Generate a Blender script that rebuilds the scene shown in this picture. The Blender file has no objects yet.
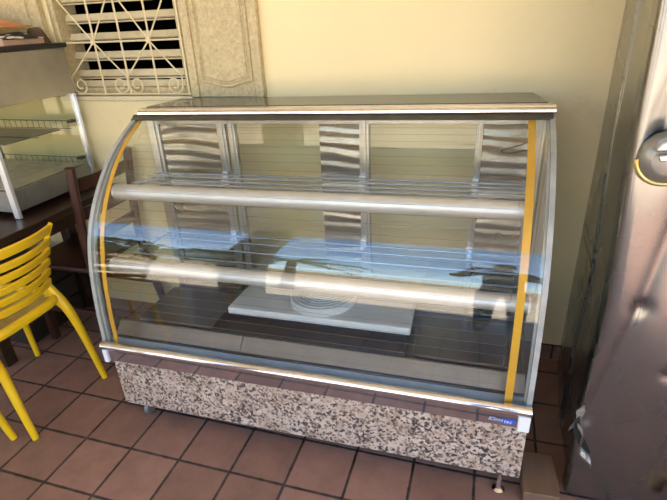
import bpy, bmesh, math, random
from mathutils import Vector, Matrix
random.seed(7)
sc = bpy.context.scene
COL = sc.collection
S = 0.215                                   # floor tile pitch in metres
PI = math.pi

# ------------------------------------------------------------------ materials
def new_mat(name):
    m = bpy.data.materials.new(name); m.use_nodes = True
    nt = m.node_tree; nt.nodes.clear()
    out = nt.nodes.new('ShaderNodeOutputMaterial')
    return m, nt, out
def N(nt, typ, **kw):
    n = nt.nodes.new(typ)
    for k, v in kw.items():
        if k.startswith('i_'):
            key = k[2:].replace('_', ' ')
            n.inputs[key].default_value = v
        else:
            setattr(n, k, v)
    return n
def L(nt, a, b): nt.links.new(a, b)
def c4(c): return (c[0], c[1], c[2], 1.0)
def geo_pos(nt): return N(nt, 'ShaderNodeTexCoord').outputs['Object']
def ramp(nt, fac, stops):
    r = N(nt, 'ShaderNodeValToRGB')
    el = r.color_ramp.elements
    el[0].position, el[0].color = stops[0][0], c4(stops[0][1])
    el[1].position, el[1].color = stops[-1][0], c4(stops[-1][1])
    for p, c in stops[1:-1]:
        e = el.new(p); e.color = c4(c)
    L(nt, fac, r.inputs['Fac'])
    return r.outputs['Color']
def noise(nt, vec, scale, detail=4, rough=.55, mapping=None):
    if mapping:
        mp = N(nt, 'ShaderNodeMapping'); mp.inputs['Scale'].default_value = mapping
        L(nt, vec, mp.inputs['Vector']); vec = mp.outputs['Vector']
    n = N(nt, 'ShaderNodeTexNoise'); n.inputs['Scale'].default_value = scale
    n.inputs['Detail'].default_value = detail; n.inputs['Roughness'].default_value = rough
    L(nt, vec, n.inputs['Vector'])
    return n.outputs['Fac']
def bump(nt, h, strength, dist=.01):
    b = N(nt, 'ShaderNodeBump'); b.inputs['Strength'].default_value = strength
    b.inputs['Distance'].default_value = dist
    L(nt, h, b.inputs['Height'])
    return b.outputs['Normal']

def simple(name, col, rough=.5, metal=0, var=.12, nscale=6, bmp=0, bscale=40, mapping=None, coat=0, spec=.5, dirt=None):
    m, nt, out = new_mat(name)
    b = N(nt, 'ShaderNodeBsdfPrincipled')
    b.inputs['Roughness'].default_value = rough; b.inputs['Metallic'].default_value = metal
    b.inputs['Specular IOR Level'].default_value = spec
    if coat: b.inputs['Coat Weight'].default_value = coat
    pos = geo_pos(nt)
    f = noise(nt, pos, nscale, mapping=mapping)
    lo = tuple(max(0, x*(1-var)) for x in col); hi = tuple(min(1, x*(1+var)) for x in col)
    c = ramp(nt, f, [(.3, lo), (.7, hi)])
    if dirt:
        dcol, dscale, t0, t1 = dirt
        g = noise(nt, pos, dscale, 6, .65)
        gm = ramp(nt, g, [(t0, (0, 0, 0)), (t1, (1, 1, 1))])
        mx = N(nt, 'ShaderNodeMix', data_type='RGBA')
        L(nt, gm, mx.inputs['Factor']); L(nt, c, mx.inputs['A']); mx.inputs['B'].default_value = c4(dcol)
        c = mx.outputs['Result']
    L(nt, c, b.inputs['Base Color'])
    if bmp:
        L(nt, bump(nt, noise(nt, pos, bscale, mapping=mapping), bmp), b.inputs['Normal'])
    L(nt, b.outputs[0], out.inputs[0])
    return m

def thin_glass(name, tint=(.93, .96, .94), refl=.92, base=.04, rough=0.0):
    m, nt, out = new_mat(name)
    t = N(nt, 'ShaderNodeBsdfTransparent'); t.inputs['Color'].default_value = c4(tint)
    g = N(nt, 'ShaderNodeBsdfGlossy'); g.inputs['Roughness'].default_value = rough
    g.inputs['Color'].default_value = (1, 1, 1, 1)
    lw = N(nt, 'ShaderNodeLayerWeight'); lw.inputs['Blend'].default_value = .5
    p = N(nt, 'ShaderNodeMath', operation='POWER'); L(nt, lw.outputs['Facing'], p.inputs[0]); p.inputs[1].default_value = 5
    q = N(nt, 'ShaderNodeMath', operation='MULTIPLY_ADD'); L(nt, p.outputs[0], q.inputs[0])
    q.inputs[1].default_value = refl; q.inputs[2].default_value = base
    mx = N(nt, 'ShaderNodeMixShader'); L(nt, q.outputs[0], mx.inputs[0])
    L(nt, t.outputs[0], mx.inputs[1]); L(nt, g.outputs[0], mx.inputs[2])
    L(nt, mx.outputs[0], out.inputs[0])
    return m

def metal_sheet(name, col, rough, waves=None, bmp=.1, bscale=8, mapping=None, dist=.02, var=.08):
    """stainless / aluminium: fine rolling noise, optional horizontal ripples"""
    m, nt, out = new_mat(name)
    b = N(nt, 'ShaderNodeBsdfPrincipled'); b.inputs['Metallic'].default_value = 1
    pos = geo_pos(nt)
    f = noise(nt, pos, 14, 5, .6)
    L(nt, ramp(nt, f, [(.25, tuple(x*(1-var) for x in col)), (.75, tuple(min(1, x*(1+var)) for x in col))]), b.inputs['Base Color'])
    rr = N(nt, 'ShaderNodeMapRange'); L(nt, noise(nt, pos, 3, 3, .5), rr.inputs['Value'])
    rr.inputs['To Min'].default_value = rough*.85; rr.inputs['To Max'].default_value = rough*1.2
    L(nt, rr.outputs[0], b.inputs['Roughness'])
    h = noise(nt, pos, bscale, 3, .5, mapping)
    if waves:
        mp = N(nt, 'ShaderNodeMapping'); mp.inputs['Scale'].default_value = (.35, 1, 1)
        L(nt, pos, mp.inputs['Vector'])
        w = N(nt, 'ShaderNodeTexWave', bands_direction='Z'); w.inputs['Scale'].default_value = waves[0]
        w.inputs['Distortion'].default_value = waves[1]; w.inputs['Detail'].default_value = 1.5
        w.inputs['Detail Scale'].default_value = 1.2
        L(nt, mp.outputs[0], w.inputs['Vector']); h = w.outputs['Fac']
    L(nt, bump(nt, h, bmp, dist), b.inputs['Normal'])
    L(nt, b.outputs[0], out.inputs[0])
    return m

def tile_mat():
    m, nt, out = new_mat('terracotta_tiles')
    b = N(nt, 'ShaderNodeBsdfPrincipled')
    pos = geo_pos(nt)
    sc_ = N(nt, 'ShaderNodeVectorMath', operation='SCALE'); L(nt, pos, sc_.inputs[0]); sc_.inputs['Scale'].default_value = 1/S
    fr = N(nt, 'ShaderNodeVectorMath', operation='FRACTION'); L(nt, sc_.outputs[0], fr.inputs[0])
    sx = N(nt, 'ShaderNodeSeparateXYZ'); L(nt, fr.outputs[0], sx.inputs[0])
    ds = []
    for ax in ('X', 'Y'):
        a = N(nt, 'ShaderNodeMath', operation='SUBTRACT'); a.inputs[0].default_value = 1; L(nt, sx.outputs[ax], a.inputs[1])
        mn = N(nt, 'ShaderNodeMath', operation='MINIMUM'); L(nt, sx.outputs[ax], mn.inputs[0]); L(nt, a.outputs[0], mn.inputs[1])
        ds.append(mn.outputs[0])
    d = N(nt, 'ShaderNodeMath', operation='MINIMUM'); L(nt, ds[0], d.inputs[0]); L(nt, ds[1], d.inputs[1])
    wob = N(nt, 'ShaderNodeMath', operation='MULTIPLY_ADD'); L(nt, noise(nt, pos, 45, 3), wob.inputs[0])
    wob.inputs[1].default_value = .022; L(nt, d.outputs[0], wob.inputs[2])
    gm = N(nt, 'ShaderNodeMapRange', interpolation_type='SMOOTHSTEP'); L(nt, wob.outputs[0], gm.inputs['Value'])
    gm.inputs['From Min'].default_value = .026; gm.inputs['From Max'].default_value = .042
    fl = N(nt, 'ShaderNodeVectorMath', operation='FLOOR'); L(nt, sc_.outputs[0], fl.inputs[0])
    wn = N(nt, 'ShaderNodeTexWhiteNoise'); L(nt, fl.outputs[0], wn.inputs['Vector'])
    tone = ramp(nt, wn.outputs['Value'], [(0, (.265, .150, .110)), (.5, (.305, .174, .130)), (1, (.340, .195, .146))])
    blot = ramp(nt, noise(nt, pos, 9, 6, .65), [(.25, (.72, .72, .74)), (.75, (1.18, 1.16, 1.14))])
    mul = N(nt, 'ShaderNodeMix', data_type='RGBA', blend_type='MULTIPLY'); mul.inputs['Factor'].default_value = 1
    L(nt, tone, mul.inputs['A']); L(nt, blot, mul.inputs['B'])
    gr = ramp(nt, noise(nt, pos, 18, 5), [(.35, (.018, .014, .013)), (.72, (.085, .066, .055))])
    mx = N(nt, 'ShaderNodeMix', data_type='RGBA'); L(nt, gm.outputs[0], mx.inputs['Factor'])
    L(nt, gr, mx.inputs['A']); L(nt, mul.outputs['Result'], mx.inputs['B'])
    L(nt, mx.outputs['Result'], b.inputs['Base Color'])
    rg = N(nt, 'ShaderNodeMapRange'); L(nt, noise(nt, pos, 12, 5), rg.inputs['Value'])
    rg.inputs['To Min'].default_value = .34; rg.inputs['To Max'].default_value = .6
    L(nt, rg.outputs[0], b.inputs['Roughness'])
    L(nt, bump(nt, gm.outputs[0], .35, .004), b.inputs['Normal'])
    L(nt, b.outputs[0], out.inputs[0])
    return m

def granite_mat():
    m, nt, out = new_mat('speckled_granite')
    b = N(nt, 'ShaderNodeBsdfPrincipled'); b.inputs['Roughness'].default_value = .35
    pos = geo_pos(nt)
    base = ramp(nt, noise(nt, pos, 26, 5, .6), [(.32, (.40, .29, .21)), (.5, (.54, .42, .33)), (.68, (.62, .53, .44))])
    v = N(nt, 'ShaderNodeTexVoronoi'); v.inputs['Scale'].default_value = 120; v.inputs['Randomness'].default_value = 1
    L(nt, pos, v.inputs['Vector'])
    cell = N(nt, 'ShaderNodeSeparateColor'); L(nt, v.outputs['Color'], cell.inputs[0])
    n2 = N(nt, 'ShaderNodeMath', operation='ADD'); L(nt, cell.outputs[0], n2.inputs[0])
    nz = N(nt, 'ShaderNodeMath', operation='MULTIPLY'); L(nt, noise(nt, pos, 15, 6, .8), nz.inputs[0]); nz.inputs[1].default_value = 1.5
    L(nt, nz.outputs[0], n2.inputs[1])
    dark = ramp(nt, n2.outputs[0], [(.0, (0, 0, 0)), (.98, (0, 0, 0)), (1.0, (1, 1, 1))])
    r = N(nt, 'ShaderNodeMapRange'); L(nt, n2.outputs[0], r.inputs['Value'])
    r.inputs['From Min'].default_value = 1.48; r.inputs['From Max'].default_value = 1.60
    r2 = N(nt, 'ShaderNodeMapRange'); L(nt, n2.outputs[0], r2.inputs['Value'])
    r2.inputs['From Min'].default_value = 1.20; r2.inputs['From Max'].default_value = 1.32
    a = N(nt, 'ShaderNodeMix', data_type='RGBA'); L(nt, r2.outputs[0], a.inputs['Factor'])
    L(nt, base, a.inputs['A']); a.inputs['B'].default_value = (.27, .19, .145, 1)
    c = N(nt, 'ShaderNodeMix', data_type='RGBA'); L(nt, r.outputs[0], c.inputs['Factor'])
    L(nt, a.outputs['Result'], c.inputs['A']); c.inputs['B'].default_value = (.06, .05, .047, 1)
    L(nt, c.outputs['Result'], b.inputs['Base Color'])
    L(nt, b.outputs[0], out.inputs[0])
    return m

def wood_mat(name, dark, light, rough=.35, mapping=(18, 2, 18)):
    m, nt, out = new_mat(name)
    b = N(nt, 'ShaderNodeBsdfPrincipled'); b.inputs['Roughness'].default_value = rough
    pos = geo_pos(nt)
    L(nt, ramp(nt, noise(nt, pos, 2.5, 6, .6, mapping), [(.3, dark), (.7, light)]), b.inputs['Base Color'])
    L(nt, b.outputs[0], out.inputs[0])
    return m

def cloth_pattern(name):
    m, nt, out = new_mat(name)
    b = N(nt, 'ShaderNodeBsdfPrincipled'); b.inputs['Roughness'].default_value = .9
    pos = geo_pos(nt)
    mp = N(nt, 'ShaderNodeMapping'); mp.inputs['Scale'].default_value = (1, .6, .5); L(nt, pos, mp.inputs['Vector'])
    v = N(nt, 'ShaderNodeTexVoronoi'); v.inputs['Scale'].default_value = 28; L(nt, mp.outputs[0], v.inputs['Vector'])
    L(nt, ramp(nt, v.outputs['Distance'], [(.0, (.8, .75, .62)), (.32, (.7, .62, .5)), (.42, (.03, .035, .03)), (1, (.02, .025, .02))]), b.inputs['Base Color'])
    L(nt, b.outputs[0], out.inputs[0])
    return m

M = dict(
    tiles=tile_mat(), granite=granite_mat(),
    wall=simple('cream_painted_plaster', (.84, .69, .38), .6, var=.03, nscale=2.2, bmp=.12, bscale=30, dirt=((.55, .43, .24), 3.2, .62, .9)),
    ceil=simple('ceiling_paint', (.78, .74, .66), .8, var=.04),
    shutter=simple('weathered_cream_paint', (.60, .49, .27), .6, var=.08, nscale=8, bmp=.3, bscale=90, dirt=((.40, .31, .16), 60, .36, .72)),
    slat=simple('cream_slat_paint', (.62, .53, .33), .5, var=.1, nscale=5, dirt=((.36, .29, .16), 9, .55, .8)),
    grille=simple('cream_iron_paint', (.70, .60, .36), .45, var=.06),
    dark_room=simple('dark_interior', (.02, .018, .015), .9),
    glass=thin_glass('curved_clear_glass', (.965, .975, .96), .92, .044),
    side_glass=thin_glass('side_clear_glass', (.95, .97, .955), .90, .045),
    case_glass=thin_glass('dusty_clear_glass', (.94, .95, .91), .80, .03),
    smoked=simple('smoked_glass_top', (.045, .042, .036), .08, var=.15, nscale=40, spec=.7, dirt=((.16, .14, .10), 30, .60, .8)),
    aluminium=metal_sheet('satin_aluminium', (.80, .80, .80), .22, bmp=.02, bscale=60),
    tube=simple('satin_tube_aluminium', (.70, .70, .69), .42, metal=.55, var=.03, nscale=20),
    rod=metal_sheet('dull_rod_metal', (.34, .34, .34), .35, bmp=.03, bscale=40),
    chrome=metal_sheet('polished_chrome', (.82, .82, .83), .10, bmp=.01, bscale=20),
    mirror_steel=metal_sheet('mirror_polished_steel', (.66, .65, .66), .05, bmp=.012, bscale=6),
    steel_deck=metal_sheet('dull_stainless', (.25, .25, .25), .34, bmp=.05, bscale=10),
    dark_steel=metal_sheet('dark_well_steel', (.16, .16, .16), .25, bmp=.05, bscale=9),
    pan=simple('worn_pale_pan', (.50, .47, .38), .4, metal=.3, var=.25, nscale=16),
    ledge_sky=simple('sky_tinted_ledge', (.30, .46, .70), .3, var=.15, nscale=10),  # blue sheen of the sky on the bare ledge, put into its colour
    stile=metal_sheet('grey_anodised_stile', (.40, .40, .39), .30, bmp=.02, bscale=40),
    foil=metal_sheet('crinkled_silver_foil', (.27, .275, .27), .26, waves=(7.0, 6.0), bmp=.16, dist=.02),
    fridge_side=metal_sheet('stainless_fridge_side', (.34, .335, .305), .27, bmp=.05, bscale=3.0, mapping=(1, 1, 2.2), dist=.03, var=.05),
    fridge_front=metal_sheet('stainless_fridge_door', (.28, .272, .255), .27, bmp=.06, bscale=3.0, mapping=(1.2, 1, .8), dist=.04, var=.04),
    torn=metal_sheet('torn_sheet_edge', (.45, .44, .42), .5, bmp=.6, bscale=40),
    rubber=simple('dark_olive_rubber', (.060, .052, .036), .45, var=.2, nscale=12),
    gasket=simple('black_gasket', (.015, .015, .017), .5),
    yellow_tape=simple('yellow_seal_tape', (.70, .36, .015), .5, var=.06, nscale=14),
    wire_gold=simple('gold_heating_trace', (.17, .13, .05), .4),
    white_plastic=simple('white_plastic', (.82, .82, .84), .4, var=.02),
    grey_plate=simple('pale_grey_enamel', (.62, .64, .64), .35, var=.05),
    grey_grille=simple('grey_fan_plastic', (.55, .57, .57), .4, var=.05),
    black=simple('black_plastic', (.012, .012, .012), .5),
    white_edge=simple('edge_seal_plastic', (.34, .35, .33), .25, var=.2, nscale=14),
    yellow=simple('yellow_moulded_plastic', (.86, .54, .012), .32, var=.05, nscale=9, spec=.5),
    yellow_seat=simple('shaded_yellow_plastic', (.50, .36, .10), .50, var=.14, nscale=16),  # the shade lying on the seat is put into this duller yellow
    wood_table=wood_mat('dark_table_wood', (.016, .008, .005), (.045, .022, .013), .28),
    wood_red=wood_mat('red_brown_chair_wood', (.028, .009, .006), (.062, .020, .013), .35, (14, 14, 2)),
    wood_black=wood_mat('near_black_wood', (.012, .008, .006), (.030, .019, .013), .5),
    case_metal=metal_sheet('brushed_case_panel', (.62, .59, .54), .36, bmp=.02, bscale=30, mapping=(1, 1, 20)),
    tray_metal=simple('aged_grey_tray', (.27, .26, .23), .35, metal=.6, var=.12, nscale=12),
    wire_grey=simple('grey_wire', (.12, .11, .10), .5, metal=.3),
    black_slab=simple('black_roof_slab', (.018, .016, .013), .45, var=.2, nscale=20),
    cardboard=simple('plain_cardboard', (.17, .098, .055), .85, var=.10, nscale=5, mapping=(10, 1, 1)),
    pink_card=simple('peach_cardboard', (.62, .37, .24), .8, var=.06),
    orange_cloth=simple('faded_orange_cloth', (.50, .22, .09), .9, var=.30, nscale=9, bmp=.4, bscale=60),
    purple_cloth=simple('plum_cloth', (.12, .045, .07), .9, var=.2),
    brown_cloth=simple('brown_felt', (.10, .065, .035), .9, var=.2),
    pattern=cloth_pattern('dark_floral_cloth'),
    tan=simple('tan_wood_offcut', (.62, .42, .18), .6, var=.15, nscale=30),
    decal_white=simple('decal_pale_blue', (.55, .66, .85), .5), decal_blue=simple('decal_blue', (.02, .09, .50), .5, var=.1),
    decal_print=simple('decal_white_print', (.70, .76, .88), .5, var=.02),
    sand=simple('pale_sandy_paving', (.50, .40, .29), .9, var=.15, nscale=.8, dirt=((.40, .31, .22), 1.5, .5, .8)),
    leaf=simple('green_foliage', (.055, .095, .03), .6, var=.5, nscale=3), palm=simple('palm_leaf_green', (.14, .19, .05), .5, var=.4, nscale=6),
    bark=simple('tree_bark', (.13, .09, .06), .9, var=.3, nscale=10),
    horizon_fill=simple('sandy_horizon_fill', (.52, .42, .29), .9, var=.15, nscale=.6),
    house_white=simple('white_house_render', (.75, .74, .70), .8, var=.04), roof_tile=simple('blue_grey_roof', (.20, .27, .36), .6, var=.15),
    window_dark=simple('dark_window_pane', (.03, .035, .04), .15), pillar=simple('pillar_paint', (.30, .25, .17), .7, var=.1),
    skin=simple('skin', (.34, .20, .13), .55, var=.06), shirt=simple('dark_navy_shirt', (.018, .020, .028), .85, var=.2, nscale=20),
    trousers=simple('charcoal_trousers', (.025, .025, .028), .9), hair=simple('dark_hair', (.012, .009, .007), .6),
    shoe=simple('dark_shoe_leather', (.02, .016, .014), .5),
)

# ------------------------------------------------------------------ mesh builder
SHEAR = [0.0, 1.05]                           # the display counter stands a touch out of level: z += k*(x-x0)
class MB:
    def __init__(s): s.bm = bmesh.new()
    def v(s, p): return s.bm.verts.new(p)
    def face(s, vs):
        try: return s.bm.faces.new(vs)
        except ValueError: return None
    def box(s, x0, x1, y0, y1, z0, z1, rot=0, c=None):
        P = [(x, y, z) for x in (x0, x1) for y in (y0, y1) for z in (z0, z1)]
        if rot:
            cx, cy = c if c else ((x0+x1)/2, (y0+y1)/2)
            ca, sa = math.cos(rot), math.sin(rot)
            P = [(cx+(x-cx)*ca-(y-cy)*sa, cy+(x-cx)*sa+(y-cy)*ca, z) for x, y, z in P]
        v = [s.v(p) for p in P]
        for f in ((0, 1, 3, 2), (4, 6, 7, 5), (0, 4, 5, 1), (2, 3, 7, 6), (0, 2, 6, 4), (1, 5, 7, 3)):
            s.face([v[i] for i in f])
        return s
    def beam(s, a, b, w, h, up=(0, 0, 1)):
        a, b = Vector(a), Vector(b); d = (b-a).normalized(); up = Vector(up)
        if abs(d.dot(up)) > .98: up = Vector((1, 0, 0))
        r = d.cross(up).normalized(); u = r.cross(d)
        vs = []
        for p in (a, b):
            for i, j in ((-1, -1), (1, -1), (1, 1), (-1, 1)):
                vs.append(s.v(p + r*(i*w/2) + u*(j*h/2)))
        for f in ((0, 1, 2, 3), (7, 6, 5, 4), (0, 4, 5, 1), (1, 5, 6, 2), (2, 6, 7, 3), (3, 7, 4, 0)):
            s.face([vs[i] for i in f])
        return s
    def tube(s, pts, r, n=8, closed=False, caps=True, flat=None, ref=None):
        """sweep; r number or list; flat=(a,b) makes an elliptical section"""
        pts = [Vector(p) for p in pts]; k = len(pts)
        rs = r if isinstance(r, (list, tuple)) else [r]*k
        rings = []; prev = None
        for i, p in enumerate(pts):
            if closed: t = pts[(i+1) % k]-pts[i-1]
            else: t = pts[min(i+1, k-1)]-pts[max(i-1, 0)]
            t.normalize()
            if prev is None:
                up = Vector(ref) if ref else Vector((0, 0, 1))
                if abs(t.dot(up)) > .95: up = Vector((1, 0, 0)) if abs(t.x) < .9 else Vector((0, 1, 0))
                n1 = (up - t*up.dot(t)).normalized()
            else:
                n1 = (prev - t*prev.dot(t)).normalized()
            prev = n1; n2 = t.cross(n1)
            ra, rb = (rs[i], rs[i]) if flat is None else (rs[i]*flat[0], rs[i]*flat[1])
            rings.append([s.v(p + n1*(ra*math.cos(2*PI*j/n)) + n2*(rb*math.sin(2*PI*j/n))) for j in range(n)])
        m = k if closed else k-1
        for i in range(m):
            A, B = rings[i], rings[(i+1) % k]
            for j in range(n): s.face([A[j], A[(j+1) % n], B[(j+1) % n], B[j]])
        if caps and not closed:
            s.face(rings[0][::-1]); s.face(rings[-1])
        return s
    def lathe(s, prof, c=(0, 0, 0), axis='z', n=32):
        rings = []
        for r, h in prof:
            ring = []
            for j in range(n):
                a = 2*PI*j/n; x, y = r*math.cos(a), r*math.sin(a)
                p = {'z': (x, y, h), 'y': (x, h, y), 'x': (h, x, y)}[axis]
                ring.append(s.v((p[0]+c[0], p[1]+c[1], p[2]+c[2])))
            rings.append(ring)
        for A, B in zip(rings, rings[1:]):
            for j in range(n): s.face([A[j], A[(j+1) % n], B[(j+1) % n], B[j]])
        s.face(rings[0][::-1]); s.face(rings[-1])
        return s
    def grid(s, fn, nu, nv, thick=None):
        """fn(u,v)->point; with thick: closed slab (offset by vector or callable)"""
        A = [[s.v(fn(i/nu, j/nv)) for j in range(nv+1)] for i in range(nu+1)]
        for i in range(nu):
            for j in range(nv): s.face([A[i][j], A[i+1][j], A[i+1][j+1], A[i][j+1]])
        if thick is not None:
            off = thick if callable(thick) else (lambda u, v: thick)
            B = [[s.v(Vector(fn(i/nu, j/nv)) + Vector(off(i/nu, j/nv))) for j in range(nv+1)] for i in range(nu+1)]
            for i in range(nu):
                for j in range(nv): s.face([B[i][j], B[i][j+1], B[i+1][j+1], B[i+1][j]])
            for i in range(nu):
                s.face([A[i+1][0], A[i][0], B[i][0], B[i+1][0]]); s.face([A[i][nv], A[i+1][nv], B[i+1][nv], B[i][nv]])
            for j in range(nv):
                s.face([A[0][j], A[0][j+1], B[0][j+1], B[0][j]]); s.face([A[nu][j+1], A[nu][j], B[nu][j], B[nu][j+1]])
        return s
    def prism(s, poly, a, b, axis='x'):
        """extrude a polygon; axis x: poly=(y,z); axis y: (x,z); axis z: (x,y)"""
        def P(q, t): return {'x': (t, q[0], q[1]), 'y': (q[0], t, q[1]), 'z': (q[0], q[1], t)}[axis]
        A = [s.v(P(q, a)) for q in poly]; B = [s.v(P(q, b)) for q in poly]; n = len(poly)
        s.face(A[::-1]); s.face(B)
        for i in range(n): s.face([A[i], A[(i+1) % n], B[(i+1) % n], B[i]])
        return s
    def build(s, name, mat, parent=None, off=None, bevel=0, smooth=True, seg=2, sub=0, angle=38):
        bm = s.bm
        if SHEAR[0]:
            for v in bm.verts: v.co.z += SHEAR[0]*(v.co.x-SHEAR[1])
        bmesh.ops.recalc_face_normals(bm, faces=bm.faces)
        base = Vector(off) if off else Vector((0, 0, 0))
        p = parent
        while p is not None:
            base += p.location; p = p.parent
        if parent is None and off is None:
            # the object's origin goes to the middle of its base
            xs = [v.co for v in bm.verts]
            base = Vector(((min(q.x for q in xs)+max(q.x for q in xs))/2, (min(q.y for q in xs)+max(q.y for q in xs))/2, min(q.z for q in xs)))
            loc = base
        elif parent is None: loc = base
        else: loc = Vector((0, 0, 0))
        for v in bm.verts: v.co -= base
        me = bpy.data.meshes.new(name); bm.to_mesh(me); bm.free()
        if smooth:
            for f in me.polygons: f.use_smooth = True
            me.set_sharp_from_angle(angle=math.radians(angle))
        o = bpy.data.objects.new(name, me); COL.objects.link(o)
        o.location = loc
        if parent is not None: o.parent = parent
        me.materials.append(mat)
        if bevel:
            b = o.modifiers.new('bevel', 'BEVEL'); b.width = bevel; b.segments = seg; b.limit_method = 'ANGLE'; b.angle_limit = math.radians(40)
        if sub:
            b = o.modifiers.new('sub', 'SUBSURF'); b.levels = sub; b.render_levels = sub
        return o
def tag(o, label, cat, group=None):
    o['label'] = label; o['category'] = cat
    if group: o['group'] = group
    return o
def thing(name, label, cat, loc=(0, 0, 0), rotz=0, group=None):
    o = bpy.data.objects.new(name, None); COL.objects.link(o); o.empty_display_size = .1
    o.location = loc; o.rotation_euler = (0, 0, rotz)
    return tag(o, label, cat, group)
def struct(o): o['kind'] = 'structure'; return o
def plabel(o, s): o['label'] = s; return o
def copy_tree(o, parent=None):
    c = o.copy(); COL.objects.link(c)
    if parent is not None: c.parent = parent
    for ch in list(o.children): copy_tree(ch, c)
    return c
def spline(pts, n=8, closed=False):
    pts = [Vector(p) for p in pts]; out = []; k = len(pts)
    for i in range(k if closed else k-1):
        if closed: p0, p1, p2, p3 = pts[i-1], pts[i], pts[(i+1) % k], pts[(i+2) % k]
        else: p0, p1, p2, p3 = pts[max(i-1, 0)], pts[i], pts[i+1], pts[min(i+2, k-1)]
        for j in range(n):
            t = j/n
            out.append(.5*((2*p1)+(p2-p0)*t+(2*p0-5*p1+4*p2-p3)*t*t+(3*p1-p0-3*p2+p3)*t**3))
    if not closed: out.append(pts[-1])
    return out

# ------------------------------------------------------------------ the setting
WY = .76                                      # the cream wall
struct(MB().box(-3.6, 4.2, -3.7, 3.2, -.12, 0).build('floor', M['tiles'], off=(0, 0, 0)))
struct(MB().box(-3.75, 4.35, -3.0, 3.35, 2.86, 3.0).build('ceiling', M['ceil']))
WX0, WX1, WZ0, WZ1 = -.36, .345, 1.195, 2.0   # window opening
w = MB()
for bx in ((-3.6, WX0, 0, 2.86), (WX1, 4.2, 0, 2.86), (WX0, WX1, 0, WZ0), (WX0, WX1, WZ1, 2.86)):
    w.box(bx[0], bx[1], WY, WY+.15, bx[2], bx[3])
bmesh.ops.remove_doubles(w.bm, verts=w.bm.verts, dist=1e-5)
struct(w.build('wall_back', M['wall'], smooth=False))
struct(MB().box(-3.75, -3.6, -2.2, 3.35, 0, 2.86).build('wall_left', M['wall']))
struct(MB().box(4.2, 4.35, -.9, 3.35, 0, 2.86).build('wall_right', M['wall']))
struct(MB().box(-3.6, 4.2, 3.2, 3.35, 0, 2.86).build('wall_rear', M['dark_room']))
struct(MB().box(.31, 2.9, WY-.012, WY, 0, .075).build('baseboard_back', M['tiles']))

# window: frame, louvre slats, sill -------------------------------------------------
wf = MB()
wf.box(WX0, WX0+.035, WY-.012, WY+.13, WZ0, WZ1).box(WX1-.03, WX1, WY-.012, WY+.13, WZ0, WZ1)
wf.box(WX0+.035, WX1-.03, WY+.02, WY+.13, WZ0, WZ0+.035).box(WX0+.035, WX1-.03, WY+.02, WY+.13, WZ1-.035, WZ1)
win = struct(wf.build('window_1', M['shutter'], bevel=.004))
s_ = MB().box(WX0-.04, WX1+.01, WY-.030, WY+.03, WZ0-.022, WZ0)
struct(s_.build('window_sill', M['slat'], parent=win, bevel=.004))
for k in range(9):
    z = WZ0+.098+k*.083
    m = MB()
    a = math.radians(28)
    for (dy0, dz) in ((0, 0),):
        prof = []
        h, t = .0165, .007
        for (u, vv) in ((-h, -t), (h, -t), (h, t), (-h, t)):
            prof.append((WY+.055+u*math.sin(a)*1.0+vv*math.cos(a), z+u*math.cos(a)-vv*math.sin(a)))
        m.prism(prof, WX0+.035, WX1-.03, 'x')
    m.box(WX0+.035, WX1-.03, WY+.045, WY+.062, z-.026, z-.019)
    m.build('louvre_slat', M['slat'], parent=win, bevel=.003)
bl = MB().box(WX0+.035, WX1-.03, WY+.05, WY+.06, WZ0+.035, WZ0+.066)
bl.build('bottom_board', M['slat'], parent=win, bevel=.003)

# wrought iron grille ---------------------------------------------------------------
GY = WY-.024
gr = thing('window_grille', 'cream wrought iron grille with crosses and scrolls over the louvred window', 'window grille', (-.01, GY, WZ0))
ZB, ZC, ZT = WZ0+.004, 1.437, 1.66
gx = [-.31, -.125, .025, .183, .325]
def bar(name, pts, r): MB().tube(pts, r, 8).build(name, M['grille'], parent=gr)
for z in (ZC, ZB+.006, 1.86): bar('cross_bar', [(WX0, GY, z), (WX1, GY, z)], .0042)
for x in (-.130, .018, .172): bar('upright', [(x, GY+.003, ZB), (x, GY+.003, 2.0)], .0046)
for x in (WX0+.012, WX1-.008): bar('upright', [(x, GY, ZB), (x, GY, 2.0)], .0042)
def scroll(cx, cz, sx, sz, diag_to):
    """diagonal from a cross centre that rolls up into a spiral"""
    pts = []
    x0, z0 = diag_to
    for t in [i/6 for i in range(7)]:
        pts.append(((1-t)*x0+t*(cx+sx*.045), GY-.004, (1-t)*z0+t*(cz+sz*.035)))
    R = .043
    for i in range(1, 25):
        a = 2*PI*1.35*i/24
        r = R*(1-.72*i/24)
        pts.append((cx+sx*r*math.cos(a)+sx*.002, GY-.004, cz+sz*(.035-.035*min(1, i/5))*0-sz*r*math.sin(a)))
    MB().tube(spline(pts, 3), .0036, 7).build('scroll_bar', M['grille'], parent=gr)
for xc, xl, xr in ((-.130, -.305, .018), (.172, .018, .315)):
    for (tx, sgn) in ((xl, 1), (xr, -1)):
        # below the cross: scrolls at the foot, above: straight to the head of the next upright
        cx = tx+sgn*.047
        scroll(cx, WZ0+.052, -sgn, 1, (xc, ZC))
        bar('diagonal', [(xc, GY-.004, ZC), (tx+sgn*.004, GY-.004, ZT-.012)], .0036)
        scroll(cx, ZT+.045, -sgn, -1, (tx+sgn*.004, ZT-.012))
    MB().lathe([(.0, -.005), (.012, -.004), (.012, .004), (0, .005)], (xc, GY-.006, ZC), 'y', 16).build('boss', M['grille'], parent=gr)

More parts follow.
